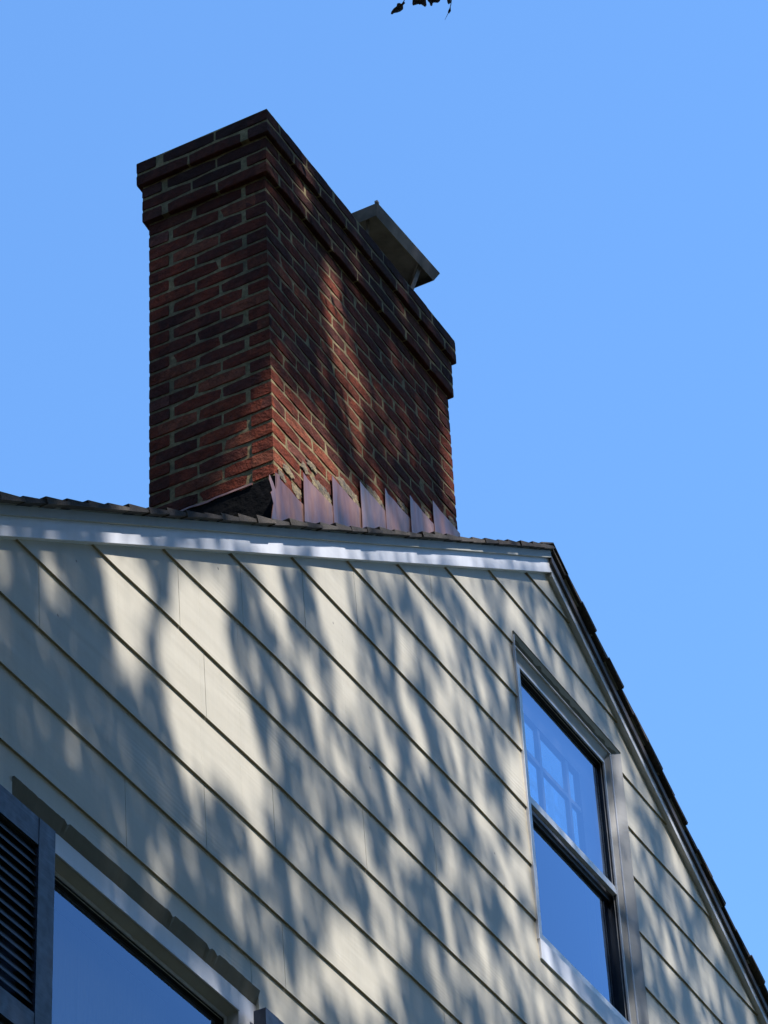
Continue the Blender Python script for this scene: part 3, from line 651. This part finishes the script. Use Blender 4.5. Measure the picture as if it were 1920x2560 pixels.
# ------------------------------------------------------------------ the tree in front of the gable (out of frame, but it dapples the wall; one twig tip hangs into view)
# lit patches on the wall plane, traced from the photograph, as (brightness, feather) polygons in wall coordinates (x, z) followed down the sun's rays
#LIT0
LIT = [
 (0.75, [(6.673, 6.349), (6.839, 6.461), (6.861, 6.338), (6.854, 6.256), (6.817, 6.207), (6.761, 6.209), (6.706, 6.21), (6.685, 6.274)]),
 (0.8, [(7.002, 6.571), (7.241, 6.732), (7.262, 6.595), (7.313, 6.527), (7.282, 6.408), (7.272, 6.302), (7.213, 6.149), (7.155, 6.1), (7.115, 6.172), (7.085, 6.249), (7.064, 6.366), (7.013, 6.465)]),
 (0.5, [(6.687, 6.476), (6.883, 6.611), (6.875, 6.539), (6.68, 6.406)]),
 (1, [(7.427, 6.796), (7.853, 7.08), (7.798, 6.829), (7.802, 6.652), (7.884, 6.585), (7.93, 6.525), (7.972, 6.405), (7.958, 6.281), (7.974, 6.2), (7.506, 5.931), (7.438, 6.032), (7.404, 6.15), (7.379, 6.245), (7.336, 6.359), (7.319, 6.462), (7.408, 6.636)]),
 (0.6, [(7.24, 6.701), (7.319, 6.754), (7.328, 6.583), (7.31, 6.468), (7.266, 6.486)]),
 (0.9, [(7.944, 7.158), (8.136, 7.294), (8.176, 7.142), (8.219, 7.059), (8.189, 6.939), (8.096, 6.93), (8.007, 7.01)]),
 (1, [(8.373, 7.452), (8.528, 7.564), (8.619, 7.431), (8.663, 7.345), (8.714, 7.188), (8.717, 7.078), (8.672, 6.976), (8.586, 6.975), (8.529, 7.035), (8.475, 7.134), (8.434, 7.25), (8.366, 7.341)]),
 (0.8, [(8.554, 7.565), (8.753, 7.683), (8.688, 7.499), (8.657, 7.433), (8.586, 7.486)]),
 (0.8, [(9.164, 7.965), (9.31, 8.038), (9.309, 7.897), (9.225, 7.762), (9.179, 7.836)]),
 (1, [(9.32, 7.872), (9.465, 7.925), (9.556, 7.852), (9.541, 7.729), (9.418, 7.635), (9.312, 7.681), (9.279, 7.756)]),
 (0.85, [(9.061, 7.608), (9.248, 7.72), (9.259, 7.568), (9.207, 7.456), (9.056, 7.286), (9.019, 7.379)]),
 (0.9, [(9.044, 7.294), (9.209, 7.357), (9.214, 7.153), (9.241, 7.033), (9.159, 7.008), (9.106, 7.126)]),
 (0.8, [(9.352, 7.547), (9.532, 7.659), (9.694, 7.598), (9.692, 7.477), (9.455, 7.258), (9.362, 7.396)]),
 (0.85, [(9.377, 7.289), (9.535, 7.344), (9.549, 7.236), (9.467, 7.127), (9.406, 7.191)]),
 (0.6, [(9.464, 8.157), (9.812, 8.381), (9.814, 8.168), (9.928, 8.14), (9.837, 8.014), (9.695, 8.049), (9.53, 8.109)]),
 (0.95, [(10.015, 8.428), (10.228, 8.525), (10.186, 8.253), (10.081, 8.255)]),
 (0.6, [(8.807, 7.096), (8.877, 7.027), (8.957, 6.926), (9.003, 6.749), (8.912, 6.718), (8.85, 6.863)]),
 (0.5, [(8.547, 6.77), (8.631, 6.771), (8.684, 6.658), (8.7, 6.562), (8.605, 6.578), (8.562, 6.659)]),
 (0.5, [(8.28, 7.099), (8.385, 7.048), (8.468, 6.852), (8.47, 6.711), (8.448, 6.557), (8.384, 6.659), (8.344, 6.777), (8.277, 6.843)]),
 (0.5, [(9.627, 7.517), (9.758, 7.437), (9.781, 7.294), (9.694, 7.283)]),
 (0.65, [(9.729, 7.863), (9.838, 7.808), (9.861, 7.659), (9.756, 7.636), (9.655, 7.735)]),
 (0.65, [(9.889, 7.964), (9.998, 7.999), (10.029, 7.802), (9.938, 7.787)]),
 (0.4, [(7.874, 6.768), (7.94, 6.739), (7.937, 6.667), (7.869, 6.625)]),
 (0.95, [(7.859, 6.313), (7.947, 6.345), (7.977, 6.256), (7.972, 6.154), (7.937, 6.082), (7.851, 6.065)]),
 (0.55, [(7.851, 6.072), (7.992, 6.1), (8.053, 6.004), (8.092, 5.909), (8.121, 5.816), (8.033, 5.801), (7.942, 5.929), (7.888, 5.925), (7.843, 5.85)]),
 (0.75, [(8.144, 6.053), (8.215, 6.132), (8.228, 5.969), (8.363, 5.977), (8.567, 6.085), (8.635, 6.055), (8.747, 5.981), (8.785, 5.869), (8.762, 5.754), (8.486, 5.618), (8.323, 5.699), (8.366, 5.849), (8.201, 5.89)]),
 (0.95, [(8.482, 6.04), (8.611, 6.056), (8.732, 5.94), (8.754, 5.788), (8.608, 5.715), (8.456, 5.831), (8.371, 5.916)]),
 (0.6, [(8.552, 6.519), (8.625, 6.526), (8.72, 6.51), (8.746, 6.386), (8.862, 6.45), (8.897, 6.295), (8.861, 6.174), (8.765, 6.191), (8.699, 6.257), (8.601, 6.374)]),
 (0.8, [(8.705, 6.329), (8.829, 6.362), (8.81, 6.283), (8.721, 6.235)]),
 (0.5, [(8.187, 6.243), (8.28, 6.282), (8.331, 6.19), (8.309, 6.013), (8.232, 6.036), (8.193, 6.147)]),
 (0.5, [(8.568, 6.74), (8.641, 6.733), (8.681, 6.629), (8.603, 6.563), (8.56, 6.629)]),
 (0.5, [(8.913, 6.871), (9.003, 6.741), (9.007, 6.658), (8.932, 6.665)]),
 (0.65, [(9.568, 7.064), (9.655, 6.992), (9.749, 6.864), (9.696, 6.687), (9.633, 6.727), (9.586, 6.886)]),
 (0.75, [(9.91, 7.104), (10.011, 7.114), (9.918, 6.512), (9.845, 6.474), (9.865, 6.703), (9.828, 6.832)]),
 (0.4, [(9.321, 6.805), (9.402, 6.821), (9.359, 6.68), (9.294, 6.688)]),
 (0.6, [(9.144, 6.275), (9.223, 6.295), (9.229, 6.126), (9.319, 6.138), (9.429, 6.084), (9.238, 5.989), (9.148, 6.086), (9.107, 6.166)]),
 (0.6, [(9.507, 6.586), (9.612, 6.57), (9.698, 6.507), (9.765, 6.398), (9.8, 6.267), (9.555, 6.146), (9.505, 6.266), (9.487, 6.433)]),
 (0.45, [(8.082, 5.701), (8.293, 5.747), (8.347, 5.549), (8.09, 5.422)]),
 (0.8, [(10.006, 7.633), (10.11, 7.694), (10.152, 7.463), (10.11, 6.905), (10.025, 6.899), (10.016, 7.137), (9.998, 7.375)]),
 (0.7, [(9.635, 7.312), (9.767, 7.299), (9.874, 7.098), (9.943, 6.855), (9.855, 6.769), (9.726, 6.896), (9.6, 7.049)]),
 (0.8, [(9.868, 6.854), (10.083, 6.787), (10.386, 6.666), (10.468, 6.598), (9.937, 6.335), (9.875, 6.508)]),
 (0.65, [(11.073, 8.084), (11.163, 8.09), (11.207, 7.96), (11.264, 7.812), (11.324, 7.595), (11.43, 7.432), (11.465, 7.277), (11.347, 7.303), (11.246, 7.484), (11.175, 7.559), (11.118, 7.704)]),
 (0.6, [(11.475, 8.113), (11.644, 8.041), (11.731, 7.859), (11.646, 7.813), (11.525, 7.929)]),
 (0.65, [(11.878, 7.847), (12.098, 7.807), (12.062, 7.67), (11.943, 7.654)]),
 (0.45, [(11.255, 8.19), (11.366, 8.199), (11.454, 8.101), (11.345, 8.103)]),
 (0.35, [(11.62, 7.4), (11.763, 7.385), (11.763, 7.238), (11.655, 7.244)]),
 (0.8, [(10.079, 8.393), (10.231, 8.427), (10.294, 8.302), (10.389, 8.179), (10.445, 8.114), (10.306, 8.173), (10.152, 8.23)]),
 (0.75, [(9.767, 8.325), (9.855, 8.274), (9.882, 8.129), (9.817, 7.999), (9.729, 8.031)]),
 (0.5, [(10.488, 8.472), (10.633, 8.424), (10.644, 8.291), (10.525, 8.291)]),
 (0.55, [(10.355, 8.687), (10.561, 8.804), (10.654, 8.74), (10.51, 8.703)]),
 (0.5, [(9.877, 7.984), (9.967, 7.952), (10.002, 7.764), (9.913, 7.797)]),
 (0.6, [(10.273, 8.17), (10.426, 8.202), (10.588, 8.165), (10.428, 8.113)]),
 (0.85, [(8.006, 7.409), (10.635, 9.037), (10.601, 8.839), (9.115, 7.909), (7.777, 7.061), (7.782, 7.22)]),
 (0.4, [(7.048, 6.766), (7.782, 7.22), (7.777, 7.061), (7.121, 6.653)]),
 (1, [(8.346, 8.667), (8.427, 8.654), (8.559, 8.616), (8.711, 8.694), (8.804, 8.653), (8.861, 8.551), (8.881, 8.531), (8.99, 8.54), (8.93, 8.331), (8.035, 7.713), (8.073, 8.02), (8.192, 8.345), (8.279, 8.522)]),
 (0.7, [(8.785, 9.523), (8.93, 9.6), (8.952, 9.498), (8.984, 9.378), (8.985, 9.268), (9.049, 9.187), (9.142, 9.096), (9.189, 9.054), (9.138, 8.928), (8.969, 8.806), (8.895, 8.85), (8.863, 8.952), (8.836, 9.121), (8.804, 9.225), (8.794, 9.373)]),
 (0.55, [(8.875, 8.85), (8.955, 8.878), (9.082, 8.858), (9.051, 8.723), (9.053, 8.626), (8.974, 8.619), (8.934, 8.725)]),
 (0.6, [(9.796, 9.365), (9.966, 9.452), (9.933, 8.986), (9.779, 8.917), (9.79, 9.214)]),
 (0.6, [(8.938, 8.437), (9.775, 8.878), (9.826, 8.806), (8.925, 8.261)]),
 (0.6, [(8.345, 8.053), (9.037, 8.518), (9.021, 8.318), (8.306, 7.829)]),
 (0.6, [(8.53, 9.781), (8.646, 9.873), (8.722, 9.837), (8.683, 9.751), (8.581, 9.703)]),
 (0.7, [(8.573, 9.729), (8.706, 9.735), (8.691, 9.669), (8.568, 9.642)]),
 (0.5, [(8.964, 9.711), (9.127, 9.736), (9.104, 9.597), (9.036, 9.611)]),
 (0.4, [(9.37, 9.83), (9.497, 9.9), (9.58, 9.872), (9.453, 9.818)]),
]
#LIT1
tree = tag(empty('shade_tree', (5.2, -2.6, GZ)), 'shade tree before the gable, its brown leaf tips hanging into the top edge', 'tree')
TO = Vector((5.2, -2.6, GZ))
def inpoly(x, z, P):
    c = False; n = len(P); j = n - 1
    for i in range(n):
        xi, zi = P[i]; xj, zj = P[j]
        if (zi > z) != (zj > z) and x < (xj - xi) * (z - zi) / (zj - zi) + xi: c = not c
        j = i
    return c
BB = [(lv, P, min(q[0] for q in P), max(q[0] for q in P), min(q[1] for q in P), max(q[1] for q in P)) for lv, P in LIT]
def litat(x, z):
    b = 0.0
    for lv, P, a0, a1, b0, b1 in BB:
        if lv > b and a0 <= x <= a1 and b0 <= z <= b1 and inpoly(x, z, P): b = lv
    return b
F9 = 8460.77
def inframe(p, m=60):
    w_ = p.dot(Ff)
    if w_ <= 0: return False
    u = 960 + F9 * p.dot(Rr) / w_; v = 1280 - F9 * p.dot(Uu) / w_
    return -m < u < 1920 + m and -m < v < 2560 + m
rl_ = random.Random(21); lf = MB(); made = 0
XA, XB, ZA, ZB = 5.6, 13.2, 3.9, 11.4
AREA = (XB - XA) * (ZB - ZA); LEAF = 0.0026; cosw = -SUN.y
for _ in range(int(AREA * 3.6 / (LEAF / cosw * 0.72))):
    X = rl_.uniform(XA, XB); Z = rl_.uniform(ZA, ZB)
    b = litat(X, Z)
    st_ = noise.noise(Vector(((X - .3 * Z) * 4.2, Z * 1.1, 4))) * 0.85 + 0.4 * noise.noise(Vector(((X - .3 * Z) * 8.0, Z * 2.2, 8)))
    core = min(1.0, max(0.0, (X - .35 * (Z - 6) - 7.5) / 0.6)) if Z < 8.8 else 0.0
    base = 0.03 + (0.05 if X < 7.5 + .35 * (Z - 6) else 0.14) * max(0, st_) + core * (0.09 + 0.5 * max(0, st_ + 0.05))
    if b > 0: b = min(1.0, b * (1.05 + 0.18 * (noise.noise(Vector(((X - .3 * Z) * 9.0, Z * 2.4, 15))))))
    b = max(b, base)
    tau = -math.log(max(min(b, 0.999), 0.02)) / 3.6
    if rl_.random() > tau: continue
    dist = rl_.uniform(7.3, 10.8)
    p = Vector((X, D, Z)) + SUN * dist
    if inframe(p): continue
    # leaf roughly facing the light with scatter
    nrm = (SUN + Vector((rl_.gauss(0, .55), rl_.gauss(0, .55), rl_.gauss(0, .55)))).normalized()
    u = nrm.orthogonal().normalized(); an = rl_.uniform(0, 6.283); v = nrm.cross(u); u, v = u * math.cos(an) + v * math.sin(an), v * math.cos(an) - u * math.sin(an)
    L = rl_.uniform(0.034, 0.050); W = L * 0.62; pp = p - TO
    lf.poly([pp - u * L, pp - u * L * .2 - v * W, pp + u * L * .55 - v * W * .7, pp + u * L * 1.1 + nrm * .006, pp + u * L * .5 + v * W * .75, pp - u * L * .25 + v * W])
    made += 1
# extra crown added to shut off sky, wide of the rays that reach the part of the house in view
def shadow_at(p):
    t = (D - p.y) / SUN.y; return p.x + SUN.x * t, p.z + SUN.z * t
def mirrored(p): return Vector((p.x, 2 * D - p.y, p.z))
def free(p, m=250):
    X, Z = shadow_at(p)
    return not (XA - .2 < X < XB + .2 and ZA - .3 < Z < ZB + .3) and not inframe(p, m) and not inframe(mirrored(p), m + 150) and p.y < D - 1.0
def clump(mb, p, L, rnd):
    nrm = Vector((rnd.gauss(0, 1), rnd.gauss(0, 1), rnd.gauss(0, 1))).normalized(); u = nrm.orthogonal().normalized(); v = nrm.cross(u)
    mb.poly([p - u * L, p - u * L * .2 - v * L * .6, p + u * L * .55 - v * L * .45, p + u * L * 1.1, p + u * L * .5 + v * L * .5, p - u * L * .25 + v * L * .6])
for _ in range(16000):
    d_ = Vector((rl_.gauss(0, 1), rl_.gauss(0, 1), rl_.gauss(0, 1))).normalized() * rl_.uniform(.5, 1) ** .5
    p = Vector((5.4 + d_.x * 6.5, -3.0 + d_.y * 5.0, 10.5 + d_.z * 5.5))
    if free(p): clump(lf, p - TO, rl_.uniform(.09, .15), rl_)
for _ in range(12000):
    d_ = Vector((rl_.gauss(0, 1), rl_.gauss(0, 1), rl_.gauss(0, 1))).normalized() * rl_.uniform(.4, 1) ** .5
    p = Vector((10.5 + d_.x * 5.5, -3.5 + d_.y * 4.0, 13.0 + d_.z * 5.0))
    if free(p): clump(lf, p - TO, rl_.uniform(.09, .15), rl_)
crown = lf.build('crown', M_leaf, tree)
# trunk and limbs reaching through the crown
tb = MB(); fork = Vector((5.6, -2.3, 6.5))
def seg(pts, radii): tb.tube([Vector(q) - TO for q in pts], radii)
seg([(5.2, -2.6, GZ), (5.25, -2.6, 1.0), (5.35, -2.45, 4.0), fork], [0.26, 0.20, 0.17, 0.14])
rt_ = random.Random(5)
tips = [Vector((6.2, 0.1, 11.2)), Vector((7.6, -0.4, 13.2)), Vector((9.6, -0.2, 14.6)), Vector((5.2, -0.4, 13.0)), Vector((8.3, 0.5, 13.8)), Vector((11.0, 0.2, 15.5))]
for t in tips:
    m = fork.lerp(t, 0.5) + Vector((rt_.uniform(-.3, .3), rt_.uniform(-.3, .3), 0.3)); seg([fork, fork.lerp(m, .5), m, m.lerp(t, .6), t], [0.09, 0.07, 0.05, 0.03, 0.012])
    for _ in range(7):
        s = m.lerp(t, rt_.uniform(0, 1)); e = s + Vector((rt_.uniform(-1, 1), rt_.uniform(-.8, .8), rt_.uniform(-.3, .8)))
        if not inframe(s) and not inframe(e): seg([s, s.lerp(e, .5) + Vector((0, 0, .05)), e], [0.014, 0.009, 0.004])
# hanging spray: ends in the leaves at the top edge of the view
def wpt(u, v, dist): 
    d_ = (Rr * ((u - 960) / F9) - Uu * ((v - 1280) / F9) + Ff); return d_.normalized() * dist
DT = 14.0
hub = wpt(1060, -160, DT)
limb_a = Vector((8.3, 0.5, 13.8)); mid = limb_a.lerp(hub, .5) + Vector((0, 0, .5))
seg([limb_a, mid, hub], [0.02, 0.012, 0.006])
seg([hub, wpt(1020, -70, DT), wpt(1013, -4, DT), wpt(1008, 6, DT)], [0.004, 0.003, 0.002, 0.0012])
seg([hub, wpt(1110, -80, DT), wpt(1130, -10, DT), wpt(1127, 12, DT), wpt(1122, 30, DT), wpt(1112, 50, DT)], [0.004, 0.003, 0.0022, 0.0018, 0.0014, 0.0006])
trunk = tb.build('trunk', M_bark, tree, smooth=True)
tw = MB()
def leafpx(pts, depth=DT, curl=0.012):
    q = [wpt(u, v, depth) - TO for u, v in pts]; c_ = sum(q, Vector()) / len(q) + Ff * curl; n = len(tw.v); tw.v += [tuple(x) for x in q] + [tuple(c_)]
    for i in range(len(q)): tw.f.append((n + i, n + (i + 1) % len(q), n + len(q))); tw.c.append(None)
Z_ = 240 / 1659
def zc(l): return [(940 + x * Z_, y * Z_) for x, y in l]
leafpx(zc([(480, 10), (505, 55), (470, 90), (470, 160), (420, 200), (370, 218), (310, 228), (285, 250), (255, 245), (262, 205), (300, 150), (355, 105), (365, 60), (400, 48), (440, 65)]))
leafpx(zc([(635, -60), (860, -60), (868, 40), (875, 90), (850, 124), (820, 95), (790, 72), (755, 82), (710, 62), (670, 68), (640, 98), (626, 70)]), DT + .05)
leafpx(zc([(880, -60), (1130, -60), (1105, 20), (1070, 50), (1010, 45), (970, 55), (970, 105), (940, 100), (925, 50), (890, 15)]), DT - .04)
leafpx(zc([(1215, -60), (1300, -60), (1290, 50), (1255, 78), (1235, 50)]), DT + .02, 0.004)
leafpx(zc([(1290, 110), (1295, 190), (1265, 235), (1242, 225), (1245, 190), (1270, 140)]), DT, 0.004)
for k in range(26):
    u0, v0 = rt_.uniform(930, 1200), rt_.uniform(-420, -50); s = rt_.uniform(14, 24); an = rt_.uniform(0, 6.28)
    leafpx([(u0 + s * math.cos(an + a_) * k_, v0 + s * math.sin(an + a_) * k_) for a_, k_ in ((0, 1.3), (.9, .8), (1.9, .9), (3.1, 1.1), (4.3, .8), (5.3, .9))], DT + rt_.uniform(-.3, .3))
tw.build('hanging_leaves', M_leafh, tree)

# ------------------------------------------------------------------ unseen trees added behind and beside the viewer to shut off most low sky
rn = random.Random(77)
for (tx, ty, hgt, r, lab) in ((-7.5, -3.5, 15, 5.0, 'broad added tree left of the viewer, nearest the corner of the yard'), (-3.5, -12, 17, 5.5, 'tall added tree straight behind the viewer'),
                         (6.0, -13.5, 18, 6.0, 'tall added tree behind the shade tree, facing the gable'), (15.0, -13.0, 16, 5.0, 'added tree at the right end of the row facing the gable'),
                         (20.5, -8.5, 17, 5.5, 'added tree to the right of the row, beyond the far corner of the house'),
                         (0.0, 11.0, 21, 6.0, 'big added tree close to the left rear corner of the house, taller than its chimney'),
                         (-9.5, 1.5, 21, 5.4, 'tallest of the added trees along the left side, level with the viewer'),
                         (-6.5, 5.5, 18, 5.6, 'added tree left of the house, level with its gable wall'), (-8.0, 17.0, 16, 5.2, 'added tree farther back along the left side of the house')):
    t = tag(empty('sky_screen_tree', (tx, ty, GZ)), lab, 'tree', 'added trees screening the sky')
    m = MB(); m.tube([(0, 0, 0), (.1, 0, 2.5), (0, .15, 5.5), (.2, 0, hgt * .6), (0, 0, hgt * .9)], [.32, .25, .2, .12, .03]); m.build('trunk', M_bark, t, smooth=True)
    m = MB()
    for _ in range(6500):
        d_ = Vector((rn.gauss(0, 1), rn.gauss(0, 1), rn.gauss(0, 1))).normalized() * rn.uniform(.25, 1) ** .45
        k = 1 + .25 * noise.noise(d_ * 2.5 + Vector((tx, ty, 0)))
        p = Vector((d_.x * r * k, d_.y * r * k, hgt * .56 + d_.z * hgt * .46 * k))
        if p.z < 0.5: continue
        wp_ = p + Vector((tx, ty, GZ))
        if free(wp_) or (wp_.y > D - 1 and not inframe(wp_, 250)): clump(m, p, rn.uniform(.16, .30), rn)
    m.build('crown', M_leaf, t)
